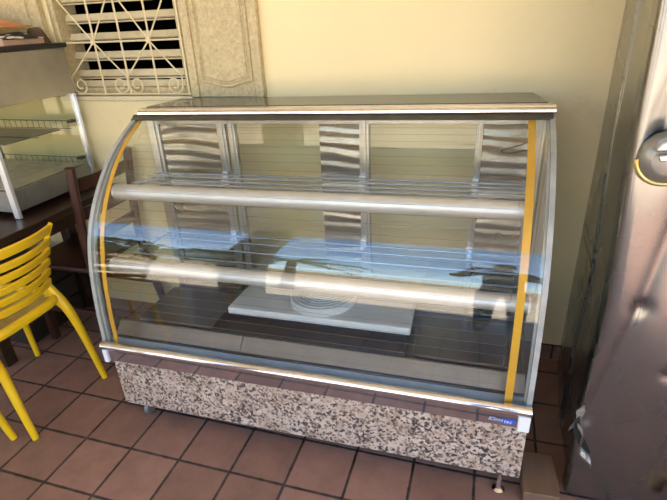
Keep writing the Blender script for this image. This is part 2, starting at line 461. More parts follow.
# carved shutters, opened flat against the wall --------------------------------------
def shutter(x0, x1, label, flip):
    rt = thing('wooden_shutter', label, 'shutter', ((x0+x1)/2, WY-.02, WZ0-.005))
    z0, z1 = WZ0-.005, 2.0
    y0, y1 = WY-.034, WY-.001
    MB().box(x0, x1, y0+.010, y1, z0, z1).build('board', M['shutter'], parent=rt, bevel=.004)
    e = .042 if not flip else .05
    f = MB(); f.box(x0, x0+e, y0, y0+.012, z0, z1); f.box(x1-e, x1, y0, y0+.012, z0, z1)
    f.build('stile', M['shutter'], parent=rt, bevel=.004)
    # raised panel with ogee foot and head
    def panel_poly(ins):
        a, b = x0+.062+ins, x1-.055-ins
        zb, zt = z0+.070+ins, z1-.070-ins
        P = []
        n = 20
        for i in range(n+1):
            t = i/n
            P.append((a+(b-a)*t, zb-.022*(math.sin(PI*t)**2)))
        for i in range(n+1):
            t = 1-i/n
            P.append((a+(b-a)*t, zt+.022*(math.sin(PI*t)**2)))
        return P
    pp = panel_poly(0)
    mo = MB().tube([(x, y0+.010, z) for x, z in pp], .0085, 8, closed=True)
    mo.build('moulding', M['shutter'], parent=rt)
    mo = MB().tube([(x, y0+.010, z) for x, z in panel_poly(.013)], .0032, 8, closed=True)
    mo.build('moulding', M['shutter'], parent=rt)
    pn = MB().prism(panel_poly(.018), y0+.004, y0+.011, 'y')
    pn.build('raised_panel', M['shutter'], parent=rt, bevel=.003)
    return rt
shutter(.352, .712, 'weathered cream wooden shutter opened against the wall behind the display counter', False)
shutter(-.78, -.392, 'cream wooden shutter above the small glass food warmer and its cloths', True)

# ------------------------------------------------------------------ the refrigerated display counter
SHEAR[0] = .0145
DC = thing('display_counter', 'long curved glass refrigerated display counter with a granite base and yellow seal strips', 'display counter', (1.05, .30, 0))
XL, XR = .262, 1.858
PR = spline([(0, -.045, .362), (0, -.040, .40), (0, -.033, .512), (0, -.010, .674), (0, .034, .816), (0, .119, .947), (0, .250, 1.072), (0, .404, 1.157), (0, .44, 1.172)], 6)
PR = [(p.y, p.z) for p in PR]
# arc length lookup
AL = [0]
for a, b in zip(PR, PR[1:]): AL.append(AL[-1]+math.hypot(b[0]-a[0], b[1]-a[1]))
def prof(t, inset=0):
    d = max(0, min(1, t))*AL[-1]
    for i in range(len(PR)-1):
        if d <= AL[i+1] or i == len(PR)-2:
            f = (d-AL[i])/(AL[i+1]-AL[i]); break
    y = PR[i][0]+(PR[i+1][0]-PR[i][0])*f; z = PR[i][1]+(PR[i+1][1]-PR[i][1])*f
    i0, i1 = max(0, i-1), min(len(PR)-1, i+2)
    ty, tz = PR[i1][0]-PR[i0][0], PR[i1][1]-PR[i0][1]
    l = math.hypot(ty, tz)
    ny, nz = tz/l, -ty/l                   # towards the inside
    return y+ny*inset, z+nz*inset
def P3(x, t, ins=0):
    y, z = prof(t, ins); return (x, y, z)
NV = 64
# base
MB().box(.302, 1.858, -.058, -.032, .080, .297).build('granite_panel', M['granite'], parent=DC, bevel=.002)
for x0, x1 in ((.302, .322), (1.838, 1.858)):
    o = MB().box(x0, x1, -.031, .68, .080, .297).build('granite_panel', M['granite'], parent=DC, bevel=.002)
MB().box(.324, 1.836, -.030, .675, .082, .285).build('base_cabinet', M['dark_steel'], parent=DC)
for x, y in ((1.80, -.040), (1.80, .62)):
    lift = -SHEAR[0]*(x-SHEAR[1])
    f = MB().lathe([(.0, lift), (.021, lift), (.021, lift+.006), (.010, lift+.013), (.008, lift+.020), (.008, .085), (0, .085)], (x, y, 0), 'z', 20)
    f.build('foot', M['chrome'], parent=DC)
for x, y in ((.385, -.020), (.385, .62)):
    lift = -SHEAR[0]*(x-SHEAR[1])
    cs = MB().beam((x-.017, y, lift+.030), (x-.017, y, .084), .005, .034).beam((x+.017, y, lift+.030), (x+.017, y, .084), .005, .034)
    cs.box(x-.022, x+.022, y-.022, y+.022, .076, .084)
    cs = cs.build('caster', M['chrome'], parent=DC)
    MB().lathe([(0, -.012), (.024, -.012), (.030, -.008), (.030, .008), (.024, .012), (0, .012)], (x, y, lift+.030), 'x', 28).build('caster_wheel', M['tray_metal'], parent=cs)
MB().box(XL+.012, XR-.004, -.062, .0, .298, .358).build('kick_rail', M['mirror_steel'], parent=DC, bevel=.002)
MB().box(XL+.012, XR-.004, .0, .685, .298, .330).build('under_frame', M['dark_steel'], parent=DC)
ft = MB().tube([(XL+.006, -.060, .369), (XR+.004, -.060, .369)], .0165, 20)
ft.build('front_rail', M['chrome'], parent=DC)
for x0, x1 in ((XL+.004, XL+.024), (XR-.032, XR+.004)):
    o = MB().box(x0, x1, -.070, .002, .292, .352).build('end_cap', M['white_plastic'], parent=DC, bevel=.003)
    plabel(o, 'white plastic end cap')
# decal on the kick rail: pale lettering at left running onto a blue patch
dm = MB().prism([(1.778, .309), (1.816, .309), (1.820, .330), (1.784, .330)], -.0632, -.0622, 'y')
dm.build('decal_patch', M['decal_blue'], parent=DC)
def letters(text, x, z, size, mat, y):
    cu = bpy.data.curves.new('letters', 'FONT'); cu.body = text; cu.size = size; cu.extrude = .0003; cu.shear = .3; cu.resolution_u = 2
    tmp = bpy.data.objects.new('letters_tmp', cu); COL.objects.link(tmp)
    bpy.context.view_layer.update()
    me = bpy.data.meshes.new_from_object(tmp.evaluated_get(bpy.context.evaluated_depsgraph_get()))
    bpy.data.objects.remove(tmp)
    o = bpy.data.objects.new('lettering', me); COL.objects.link(o)
    me.materials.clear(); me.materials.append(mat)
    R = Matrix.Rotation(PI/2, 4, 'X')
    for v in me.vertices:
        q = R @ v.co
        v.co = Vector((x+q.x, y+q.y, z+q.z+SHEAR[0]*(x+q.x-SHEAR[1]))) - DC.location
    o.parent = DC
    return o
letters('Klima', 1.7395, .3142, .0195, M['decal_blue'], -.0626)
letters('Klima', 1.7385, .3150, .0195, M['decal_white'], -.0630)
letters('tec', 1.785, .3130, .0195, M['decal_print'], -.0636)
# curved front glass, a bent 6 mm pane, with its printed heating trace
g = MB().grid(lambda u, v: P3(XL+.002+(XR-XL-.004)*u, v), 8, NV, lambda u, v: Vector((0,)+tuple(b-a for a, b in zip(prof(v), prof(v, .006)))))
FG = g.build('front_glass', M['glass'], parent=DC)
tr = []
nl = 26
xa, xb = XL+.078, XR-.092
side = 0
path = []
for k in range(nl):
    t = .07+.86*k/(nl-1)
    row = [P3(xa+(xb-xa)*i/12, t, .0072) for i in range(13)]
    if k % 2: row = row[::-1]
    path += row
    if k < nl-1:
        t2 = .07+.86*(k+1)/(nl-1)
        xe = xb if k % 2 == 0 else xa
        path += [P3(xe, t+(t2-t)*q, .0072) for q in (.25, .5, .75)]
MB().tube(path, .00065, 4).build('heating_trace', M['wire_gold'], parent=FG)
# yellow seal strips along the inside of the curved pane, near each end
def strip(xf):
    def f(u, v):
        x0, x1 = xf(v); return P3(x0+(x1-x0)*u, v, .008)
    MB().grid(f, 1, NV, lambda u, v: Vector((0,)+tuple(b-a for a, b in zip(prof(v), prof(v, .003))))).build('seal_strip', M['yellow_tape'], parent=DC)
strip(lambda v: (XL+.045-.028*max(0, v-.40)/.6, XL+.063-.030*max(0, v-.40)/.6))
strip(lambda v: (XR-.076, XR-.053))
# end glass: flat panes cut to the curve, grey edge seal round the curve
YB = .475                                     # the sliding doors at the back
for x0, x1 in ((XL+.004, XL+.010), (XR-.010, XR-.004)):
    poly = [prof(i/40, .010) for i in range(41)] + [(YB+.02, 1.166), (YB+.02, .36)]
    MB().prism(poly, x0, x1, 'x').build('end_glass', M['side_glass'], parent=DC)
for x0, x1 in ((XL-.004, XL+.012), (XR-.012, XR+.004)):
    MB().grid(lambda u, v: P3(x0+(x1-x0)*u, v, -.002), 1, NV, lambda u, v: Vector((0,)+tuple(b-a for a, b in zip(prof(v), prof(v, .014))))).build('edge_seal', M['white_edge'], parent=DC)
for x0, x1 in ((XL+.012, XL+.020), (XR-.020, XR-.012)):
    MB().grid(lambda u, v: P3(x0+(x1-x0)*u, v, .010), 1, NV, lambda u, v: Vector((0,)+tuple(b-a for a, b in zip(prof(v), prof(v, .012))))).build('edge_channel', M['white_edge'], parent=DC)
# top: rail over the glass, dark rubber lip, smoked top pane, frame
MB().prism([(.402, 1.158), (.440, 1.150), (.470, 1.150), (.470, 1.176), (.428, 1.176)], XL-.010, XR-.002, 'x').build('top_lip', M['rubber'], parent=DC, bevel=.002)
tr_ = MB().prism([(.424, 1.177), (.48, 1.177), (.48, 1.198), (.440, 1.198), (.436, 1.190), (.424, 1.187)], XL+.012, XR+.006, 'x')
tr_.build('top_rail', M['aluminium'], parent=DC, bevel=.0015)
MB().prism([(XL+.02, .481), (XR-.015, .481), (XR-.05, .70), (XL+.045, .70)], 1.186, 1.200, 'z').build('top_panel', M['smoked'], parent=DC, bevel=.002)
MB().box(XL+.03, XR-.03, .49, .68, 1.150, 1.185).build('top_frame', M['rubber'], parent=DC)
# back: aluminium posts, stiles, sliding panes
ZD0, ZD1 = .36, 1.15
def stile(x0, x1, y0=YB, y1=YB+.03): 
    m = MB().box(x0, x1, y0, y1, ZD0, ZD1)
    q = (x1-x0)*.28
    m.box(x0+q, x1-q, y0-.006, y0, ZD0, ZD1)
    m.build('door_stile', M['stile'], parent=DC, bevel=.002)
for x0, x1 in ((XL+.012, XL+.062), (.602, .640), (.652, .682), (1.200, 1.238), (1.622, 1.645), (XR-.050, XR-.012)): stile(x0, x1)
for z0, z1 in ((ZD0-.03, ZD0+.004), (ZD1-.02, ZD1+.01)):
    MB().box(XL+.012, XR-.012, YB-.004, YB+.034, z0, z1).build('door_track', M['stile'], parent=DC, bevel=.002)
for x0, x1 in ((.682, 1.040), (1.238, 1.622)):
    o = MB().box(x0, x1, YB+.012, YB+.017, ZD0, ZD1-.02).build('sliding_pane', M['side_glass'], parent=DC)
    plabel(o, 'clear sliding pane')
for x0, x1 in ((XL+.062, .602), (1.040, 1.200), (1.645, XR-.050)):
    o = MB().box(x0, x1, YB+.010, YB+.018, ZD0, ZD1-.02).build('foil_pane', M['foil'], parent=DC)
    plabel(o, 'crinkled silver pane')
# rear of the machine compartment below the doors
MB().box(XL+.02, XR-.02, YB+.036, .685, .331, .46).build('rear_shelf', M['steel_deck'], parent=DC, bevel=.003)
# shelves: glass plate, round aluminium nose, slim rods, brackets
def shelf(yf, z, xl, xr, r, ys):
    sh = MB().box(xl, xr, yf+r*.6, YB-.006, z-.004, z+.002).build('glass_shelf', M['side_glass'], parent=DC)
    n = MB().tube([(xl-.006, yf, z), (xl-.002, yf, z), (xr+.002, yf, z), (xr+.006, yf, z)], [r*.80, r, r, r*.80], 28)
    n.build('shelf_nose', M['tube'], parent=sh)
    for x in (xl+.002, xr-.014):
        MB().box(x, x+.012, yf+r*.6, YB-.004, z-.016, z-.005).build('shelf_arm', M['aluminium'], parent=sh, bevel=.002)
    for y in ys:
        MB().tube([(xl+.004, y, z+.006), (xr-.004, y, z+.006)], .0036, 8).build('shelf_rod', M['rod'], parent=sh)
    for x in (.628, 1.215, 1.632):
        b = MB().box(x-.012, x+.012, YB-.030, YB-.007, z-.045, z+.018)
        b.box(x-.007, x+.007, YB-.058, YB-.030, z-.030, z-.006)
        b.build('bracket', M['aluminium'], parent=sh, bevel=.002)
shelf(.200, .922, XL+.022, XR-.050, .030, (.255, .30, .345, .395, .44))
shelf(.098, .653, XL+.018, XR-.032, .029, (.19, .28, .36, .42))
# well inside: deck, front trough wall in two lengths, gasket, ledge, evaporator plate with its round fan guard
MB().box(XL+.02, XR-.02, .07, YB, .331, .348).build('well_deck', M['dark_steel'], parent=DC)
for x0, x1 in ((XL+.014, .835), (.838, XR-.014)):
    m = MB().prism([(.014, .372), (.056, .416), (.064, .416), (.064, .331), (.054, .331), (.050, .402), (.014, .365)], x0, x1, 'x')
    m.build('trough_wall', M['steel_deck'], parent=DC, bevel=.0015)
MB().tube([(XL+.014, .010, .371), (XR-.014, .010, .371)], .0042, 8).build('gasket', M['gasket'], parent=DC)
MB().box(XL+.010, XR-.010, -.036, .006, .359, .3655).build('ledge', M['ledge_sky'], parent=DC, bevel=.001)
for x0, x1 in ((.30, .655), (1.475, 1.80)):
    MB().box(x0, x1, .12, .40, .349, .385).build('well_tray', M['dark_steel'], parent=DC, bevel=.006)
ev = MB().prism([(.705, .185), (1.452, .185), (1.440, .445), (.716, .445)], .418, .450, 'z').build('evaporator_cover', M['grey_plate'], parent=DC, bevel=.006)
MB().prism([(.71, .185), (1.43, .185), (1.42, .43), (.73, .43)], .349, .415, 'z').build('evaporator_box', M['dark_steel'], parent=DC)
FCX, FCY = 1.075, .325
MB().lathe([(.121, .452), (.138, .452), (.138, .470), (.130, .480), (.121, .480)], (FCX, FCY, 0), 'z', 48).build('fan_collar', M['grey_grille'], parent=ev)
MB().lathe([(.0, .4525), (.120, .4525), (.120, .4535), (0, .4535)], (FCX, FCY, 0), 'z', 40).build('fan_well', M['black'], parent=ev)
fg = MB()
for r in (.018, .032, .046, .060, .074, .088, .102, .116):
    fg.tube([(FCX+r*math.cos(a), FCY+r*math.sin(a), .481+.010*(1-(r/.12)**2)) for a in [2*PI*i/40 for i in range(40)]], .0030, 6, closed=True)
for k in range(6):
    a = 2*PI*k/6+.3
    fg.tube([(FCX+r*math.cos(a), FCY+r*math.sin(a), .480+.010*(1-(r/.12)**2)) for r in (.012, .06, .122)], .0028, 6)
fg.lathe([(0, .485), (.017, .485), (.017, .492), (0, .494)], (FCX, FCY, 0), 'z', 20)
fg.build('fan_guard', M['grey_grille'], parent=ev)
cc = MB()
cc.tube(spline([(XR-.050, .40, 1.10), (XR-.09, .37, 1.085), (XR-.13, .36, 1.075), (XR-.15, .36, 1.065), (XR-.12, .36, 1.058), (XR-.085, .36, 1.07), (XR-.06, .37, 1.06)], 6), .0022, 6)
cc.build('cable', M['black'], parent=DC)
SHEAR[0] = 0

# ------------------------------------------------------------------ stainless fridge on the right
FR = thing('steel_fridge', 'tall dented stainless steel fridge against the right edge, torn near its foot', 'fridge', (2.40, .37, 0))
FH = 1.92
def fx_front(z): return 2.012-.030*max(0, z/1.5)**1.4+.010*math.exp(-((z-.75)/.25)**2)
def side_pt(u, v):
    z = .0+FH*v
    y = .042+(.735-.042)*u
    x = fx_front(z)*(1-u)+2.064*u
    x += .008*math.exp(-((z-.62)/.16)**2-((u-.45)/.3)**2) - .006*math.exp(-((z-1.12)/.10)**2-((u-.25)/.2)**2)
    if z < .34: x += .014*((.34-z)/.34)*math.exp(-((u-.1)/.25)**2)
    return (x, y, z)
b = MB()
NU, NVV = 14, 48
rowsL = [[b.v(side_pt(i/NU, j/NVV)) for j in range(NVV+1)] for i in range(NU+1)]
rowsR = [[b.v((2.79, .042+(.693)*i/NU, FH*j/NVV)) for j in range(NVV+1)] for i in range(NU+1)]
for i in range(NU):
    for j in range(NVV):
        b.face([rowsL[i][j], rowsL[i][j+1], rowsL[i+1][j+1], rowsL[i+1][j]])
        b.face([rowsR[i][j], rowsR[i+1][j], rowsR[i+1][j+1], rowsR[i][j+1]])
    b.face([rowsL[i][0], rowsL[i+1][0], rowsR[i+1][0], rowsR[i][0]])
    b.face([rowsL[i][NVV], rowsR[i][NVV], rowsR[i+1][NVV], rowsL[i+1][NVV]])
for j in range(NVV):
    b.face([rowsL[0][j], rowsR[0][j], rowsR[0][j+1], rowsL[0][j+1]])
    b.face([rowsL[NU][j], rowsL[NU][j+1], rowsR[NU][j+1], rowsR[NU][j]])
b.build('cabinet', M['fridge_side'], parent=FR)
# seam strips pressed into the side
for u in (.40, .47):
    MB().tube([tuple(Vector(side_pt(u, j/40))+Vector((-.0005, 0, 0))) for j in range(41)], .0035, 6).build('side_seam', M['fridge_side'], parent=FR)
for z in (.335, .36):
    MB().tube([tuple(Vector(side_pt(u/10, z/FH*2.0))+Vector((-.0005, 0, 0))) for u in range(4, 10)], .003, 6).build('side_seam', M['fridge_side'], parent=FR)
# door: dented slab with a rounded left edge
def dent(x, z):
    d = 0
    # long diagonal crease from upper right down to the torn foot
    for (x0, z0, x1, z1, w, h) in ((2.16, 1.30, 2.10, .75, .026, .009), (2.10, .75, 2.03, .34, .022, .010), (2.06, 1.50, 2.05, 1.15, .018, .006), (2.20, .55, 2.34, .50, .02, .006)):
        px, pz = x1-x0, z1-z0; l2 = px*px+pz*pz
        t = max(0, min(1, ((x-x0)*px+(z-z0)*pz)/l2))
        dd = math.hypot(x-x0-px*t, z-z0-pz*t)
        side = ((x-x0)*pz-(z-z0)*px)/math.sqrt(l2)
        d += h*math.exp(-(dd/w)**2)*(.675+.325*math.tanh(side/.012))
    d += .010*math.sin(7*x+3.1*z)*math.exp(-((z-1.0)/.7)**2)*.6
    d += .012*math.exp(-((x-2.16)/.10)**2-((z-.95)/.22)**2) + .009*math.exp(-((x-2.05)/.05)**2-((z-1.22)/.12)**2)
    return d
def door_pt(u, v):
    z = .012+(FH-.012)*v
    xl = fx_front(z)-.002
    x = xl+(2.79-xl)*(u**1.6)
    e = x-xl
    y = -.006+dent(x, z)*min(1, e/.03)
    r = .018
    if e < r: y += r-math.sqrt(max(0, r*r-(r-e)**2))
    return (x, y, z)
MB().grid(door_pt, 120, 240, lambda u, v: Vector((0, .046-door_pt(u, v)[1], 0))).build('door', M['fridge_front'], parent=FR, angle=75)
# lock handle: round boss, brass edged cup and chrome lever
HX, HZ = 2.062, 1.165
hd = MB().lathe([(0, -.034), (.034, -.034), (.040, -.032), (.056, -.016), (.060, -.010), (.061, 0), (0, 0)], (HX, -.008, HZ), 'y', 36)
H = hd.build('handle', M['tray_metal'], parent=FR)
plabel(H, 'round steel lock boss with chrome lever')
MB().tube([(HX+.063*math.cos(a), -.020, HZ+.063*math.sin(a)) for a in [PI*1.02+PI*.75*i/20 for i in range(21)]], .0058, 8).build('brass_rim', simple('worn_brass', (.62, .46, .16), .3, metal=.8), parent=H)
MB().beam((HX-.030, -.066, HZ+.010), (HX+.16, -.070, HZ+.028), .010, .014).build('lever', M['chrome'], parent=H, bevel=.003)
MB().prism([(HX-.040, HZ+.022), (HX+.10, HZ+.036), (HX+.10, HZ+.075), (HX+.012, HZ+.072), (HX-.030, HZ+.044)], -.064, -.030, 'y').build('lock_cover', M['case_metal'], parent=H, bevel=.006)
# torn lining at the foot
tn = MB()
tn.grid(lambda u, v: (2.004+.058*u+.010*math.sin(9*u), -.010-.018*math.sin(PI*v)*(1-.3*u), .320-.150*u-.022*math.sin(2.6*u)+(v-.5)*(.006+.040*u*(1.05-u)*3)), 12, 4, Vector((0, .003, 0)))
T = tn.build('torn_flap', M['torn'], parent=FR)
plabel(T, 'bent torn strip of sheet metal')
MB().grid(lambda u, v: (1.992+.020*u+.006*math.sin(5*v), -.012+.01*v, .37-.09*v+.03*u), 4, 6, Vector((0, .003, 0))).build('torn_flap', M['torn'], parent=FR)
MB().prism([(1.996, .376), (2.008, .352), (2.008, .30), (2.034, .262), (2.060, .212), (2.052, .205), (2.020, .238), (1.998, .285)], -.0085, -.0065, 'y').build('torn_gap', M['black'], parent=FR)  # flat black plate for the dark gap in the torn metal

# loose things on the floor by the fridge
tag(MB().box(1.872, 1.985, -.075, .105, 0.001, .055, rot=.04).build('cardboard_box', M['cardboard'], bevel=.004),
    'low brown cardboard box on the floor between counter and fridge', 'box')
tag(MB().prism([(2.262, .060), (2.30, .050), (2.31, .125), (2.290, .118), (2.280, .098)], -.075, -.045, 'y').build('wood_offcut', M['tan'], off=None, bevel=.003),
    'small tan wood offcut leaning against the foot of the fridge door', 'wood offcut')

# ------------------------------------------------------------------ dark table with the small glass food warmer
TB = thing('wooden_table', 'dark brown wooden table holding the glass food warmer', 'table', (-.70, .33, 0))
MB().box(-1.25, -.172, -.12, .745, .716, .748).build('tabletop', M['wood_table'], parent=TB, bevel=.004)
MB().box(-1.20, -.22, -.07, .70, .640, .716).build('apron', M['wood_table'], parent=TB)
for x in (-1.12, -.53):
    for y in (.09, .66):
        MB().box(x-.03, x+.03, y-.03, y+.03, 0, .640).build('leg', M['wood_table'], parent=TB, bevel=.004)
FW = thing('food_warmer', 'small glass food warmer with wire shelves standing on the dark table', 'food warmer', (-.59, .46, .748))
X0, X1, Y0, Y1 = -.90, -.285, .205, .710
MB().box(X0+.012, X1-.012, Y0+.012, Y1-.005, .772, .868).build('base_tray', M['tray_metal'], parent=FW, bevel=.003)
for x in (X0+.05, X1-.07):
    for y in (Y0+.06, Y1-.05):
        MB().lathe([(0, .748), (.012, .748), (.014, .772), (0, .772)], (x, y, 0), 'z', 14).build('foot', M['black'], parent=FW)
for x in (X0, X1-.022):
    for y in (Y0, Y1-.018):
        m = MB()
        zb = .750 if y == Y0 else .775
        m.box(x, x+.022, y, y+.018, zb, 1.215)
        if y != Y0:
            for k in range(3): m.box(x+.003+k*.007, x+.0055+k*.007, y-.002, y, .80, 1.215)
            m.box(x+.022, x+.024, y+.003, y+.006, .80, 1.215); m.box(x+.022, x+.024, y+.011, y+.014, .80, 1.215)
        if y == Y0: m.box(x+.021, x+.030, y, y+.016, zb, 1.215)
        m.build('post', M['tube'] if y == Y0 else M['aluminium'], parent=FW, bevel=.0015)
for nm, bx in (('side_glass', (X1-.012, X1-.008, Y0+.02, Y1-.02, .868, 1.215)), ('side_glass', (X0+.008, X0+.012, Y0+.02, Y1-.02, .868, 1.215)), ('back_glass', (X0+.02, X1-.02, Y1-.010, Y1-.006, .868, 1.215))):
    MB().box(*bx).build(nm, M['case_glass'], parent=FW)
MB().box(X0, X1+.001, Y0, Y1, 1.215, 1.422).build('canopy', M['case_metal'], parent=FW, bevel=.003)
MB().box(X0-.02, X1+.012, Y0-.015, Y1+.01, 1.422, 1.442).build('roof_slab', M['black_slab'], parent=FW, bevel=.003)
MB().box(X0+.03, X1-.03, Y0+.03, Y1-.03, .869, .874).build('baking_tray', M['pan'], parent=FW, bevel=.002)
# wire shelves
for z, tray in ((1.088, True), (.905, False)):
    ws = MB()
    yb = Y1-.045
    for zz in (z, z-.038):
        ws.tube([(X0+.03, yb, zz), (X1-.035, yb, zz)], .0022, 6)
    n = 15
    for k in range(n):
        x = X0+.04+(X1-X0-.09)*k/(n-1)
        ws.tube([(x, yb, z), (x, yb, z-.038)], .0015, 5)
        if not tray: ws.tube([(x, yb, z-.038), (x, Y0+.05, z-.038)], .0008, 5)
    for y in (Y0+.05, (Y0+Y1)/2): ws.tube([(X0+.03, y, z-.038), (X1-.035, y, z-.038)], .0022, 6)
    s = ws.build('wire_shelf', M['wire_grey'], parent=FW)
    MB().box(X1-.050, X1-.020, yb-.008, Y1-.020, z-.010, z+.004).build('shelf_clip', M['black'], parent=s, bevel=.002)
    if tray:
        MB().box(X0+.05, X1-.10, .33, yb-.01, z-.046, z-.040).build('drip_plate', M['tray_metal'], parent=s, bevel=.001)
# cloths and cardboard on the roof slab (z = 1.452)
tag(MB().box(-.82, -.338, .44, .66, 1.443, 1.466).build('cardboard_box', M['pink_card'], bevel=.002), 'flat peach cardboard box on the roof of the food warmer', 'box')
def heap(x0, x1, y0, y1, z0, h, fr, seed):
    rnd = random.Random(seed); ph = [rnd.uniform(0, 6) for _ in range(6)]
    def f(u, v):
        x = x0+(x1-x0)*u; y = y0+(y1-y0)*v
        e = (1-abs(2*u-1)**4)*(1-abs(2*v-1)**4)
        z = h*e*(.62+.22*math.sin(fr*u*6+ph[0])*math.cos(3*v+ph[1])+.16*math.sin(fr*9*u+4*v+ph[2]))
        return (x, y+.012*math.sin(9*u+ph[3]), z0+max(.003, z))
    return MB().grid(f, 40, 16, lambda u, v: Vector((0, 0, z0-f(u, v)[2])))
tag(heap(-.85, -.322, .45, .645, 1.467, .056, 1, 3).build('folded_cloth', M['pattern']), 'folded black and cream patterned cloth on the peach box', 'cloth')
tag(heap(-.84, -.47, .49, .63, 1.516, .018, 1, 9).build('folded_cloth', M['purple_cloth']), 'plum cloth peeping out under the orange one', 'cloth')
def orange(u, v):
    x = -.86+.495*u; y = .50+.14*v
    z = 1.530+(.075*(1-u)**.6)*(math.sin(PI*min(1, .12+.76*v)))*(1+.12*math.sin(14*u+2*v))
    z -= .018*max(0, (u-.55)/.45)
    return (x, y, max(1.519, z))
tag(MB().grid(orange, 40, 14, lambda u, v: Vector((0, 0, -.004-.7*max(0, orange(u, v)[2]-1.535)))).build('folded_cloth', M['orange_cloth']), 'crumpled orange cloth on top of the pile', 'cloth')
tag(heap(-.48, -.345, .665, .715, 1.443, .098, .35, 12).build('felt_cap', M['brown_cloth']), 'small brown felt cap behind the orange cloth', 'cap')

# ------------------------------------------------------------------ chairs
def wood_chair(label, loc, rz):
    """faces -x locally; back posts at x=0"""
    r = thing('wooden_chair', label, 'chair', (0, 0, 0))
    hw = .185
    for sgn in (-1, 1):
        pts = [(.085, sgn*hw, 0), (.030, sgn*hw, .25), (.005, sgn*hw, .45), (.012, sgn*hw, .65), (.045, sgn*hw*1.02, .955)]
        m = MB().tube(spline(pts, 5), .021, 10, flat=(1.15, .8), ref=(1, 0, 0))
        m.build('back_post', M['wood_red'], parent=r)
        MB().beam((-.37, sgn*hw, 0), (-.365, sgn*hw, .435), .036, .036).build('leg', M['wood_red'], parent=r, bevel=.004)
        MB().beam((-.37, sgn*hw, .2), (.040, sgn*hw, .2), .018, .03).build('stretcher', M['wood_red'], parent=r, bevel=.003)
    for z, x in ((.60, .010), (.73, .020), (.87, .036)):
        def sl(u, v, z=z, x=x): return (x+.012*math.sin(PI*u)-.006, -hw+.012+(2*hw-.024)*u, z-.028+.056*v)
        MB().grid(sl, 10, 2, Vector((.014, 0, 0))).build('back_slat', M['wood_red'], parent=r, bevel=.002)
    MB().box(-.40, .0, -.20, .20, .435, .462).build('seat', M['wood_red'], parent=r, bevel=.008)
    r.location = loc; r.rotation_euler = (0, 0, rz)
    return r
WC = wood_chair('dark red wooden chair between the table and the display counter', (-.095, .515, 0), .0)
YC = thing('plastic_chair', 'yellow plastic chair with a slatted back, in front of the dark table', 'chair', (-.2, -.085, 0))
Y = M['yellow']
cy = -.085
def yl(p): return (p[0], p[1], p[2])
def ychair(root, cy, seat_z=.452):
    for sgn, foot, ty in ((1, (.026, .120), .088), (-1, (.012, -.270), -.258)):
        # the rear leg runs up past the seat and on into the back post
        pts = [(foot[0], foot[1], 0), (foot[0]-.028, foot[1]-sgn*.004, .16), (foot[0]-.054, foot[1]-sgn*.010, .30), (-.052, ty+sgn*.012, .400), (-.078, ty+sgn*.004, .462), (-.096, ty-sgn*.004, .515)]
        rr = [.0130+.0075*min(1, i/17) - .0085*max(0, (i-22)/8) for i in range(31)]
        MB().tube(spline(pts, 6), rr, 12).build('leg', Y, parent=root)
        pts = [(-.096, ty-sgn*.004, .512), (-.088, ty-sgn*.006, .57), (-.054, ty-sgn*.004, .66), (-.016, ty-sgn*.002, .735), (.024, ty, .800)]
        MB().tube(spline(pts, 6), [.0122-.004*i/24 for i in range(25)], 10, flat=(1.2, .8), ref=(1, 0, 0)).build('back_post', Y, parent=root)
        MB().tube(spline([(-.056, ty+sgn*.011, .392), (-.080, ty+sgn*.004, .425), (-.125, ty-sgn*.004, seat_z-.010)], 6), .0165, 10).build('seat_bracket', Y, parent=root)
    for sgn, foot in ((1, (-.440, .200-.02)), (-1, (-.445, -.330))):
        MB().tube(spline([(foot[0], foot[1], 0), (foot[0]+.018, foot[1]-sgn*.02, .22), (foot[0]+.034, foot[1]-sgn*.038, .40), (foot[0]+.055, foot[1]-sgn*.05, seat_z-.012)], 6), [.0125+.006*i/18 for i in range(19)], 12).build('leg', Y, parent=root)
    y0, y1 = cy-.185, cy+.185
    # seat: dished panel with rounded rim
    def st(u, v):
        x = -.455+.395*u; y = y0+(y1-y0)*v
        z = seat_z-.016*math.sin(PI*u)*math.sin(PI*v)-.012*(1-u)**3
        return (x, y, z)
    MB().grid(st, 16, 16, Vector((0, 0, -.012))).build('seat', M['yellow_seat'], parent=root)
    rim = []
    for i in range(48):
        a = 2*PI*i/48; n = 5
        ca, sa = math.cos(a), math.sin(a)
        ex = abs(ca)**(2/n)*(1 if ca > 0 else -1); ey = abs(sa)**(2/n)*(1 if sa > 0 else -1)
        rim.append((-.2575+.205*ex, cy+.192*ey, seat_z-.012*max(0, -ex)**3-.004))
    MB().tube(rim, .0185, 10, closed=True, flat=(1.15, .85)).build('seat_rim', Y, parent=root)
    # six slats of the back, bowed outwards
    zs = [(.512+.0495*k, .512+.0495*k+.032) for k in range(6)]
    def xb(z, v):
        t = (z-.46)/(.80-.46)
        base = -.094+(.112)*t**1.25
        return base + .050*math.sin(PI*v)
    for k, (za, zb_) in enumerate(zs):
        if k == 5: zb_ += .008
        def sl(u, v, za=za, zb_=zb_):
            z = za+(zb_-za)*v+.010*math.sin(PI*u)*(1 if k == 5 else .3)
            return (xb(z, u)-.006, y0+.010+(y1-y0-.020)*u, z)
        MB().grid(sl, 20, 4, Vector((.014, 0, -.002))).build('back_slat', Y, parent=root, bevel=.003)
    return root
ychair(YC, cy)
YC2 = copy_tree(YC); YC2.location = (-.193, -.575, 0); YC2.rotation_euler = (0, 0, .45)
tag(YC2, 'second yellow plastic chair, only a leg of it showing at the left edge', 'chair')

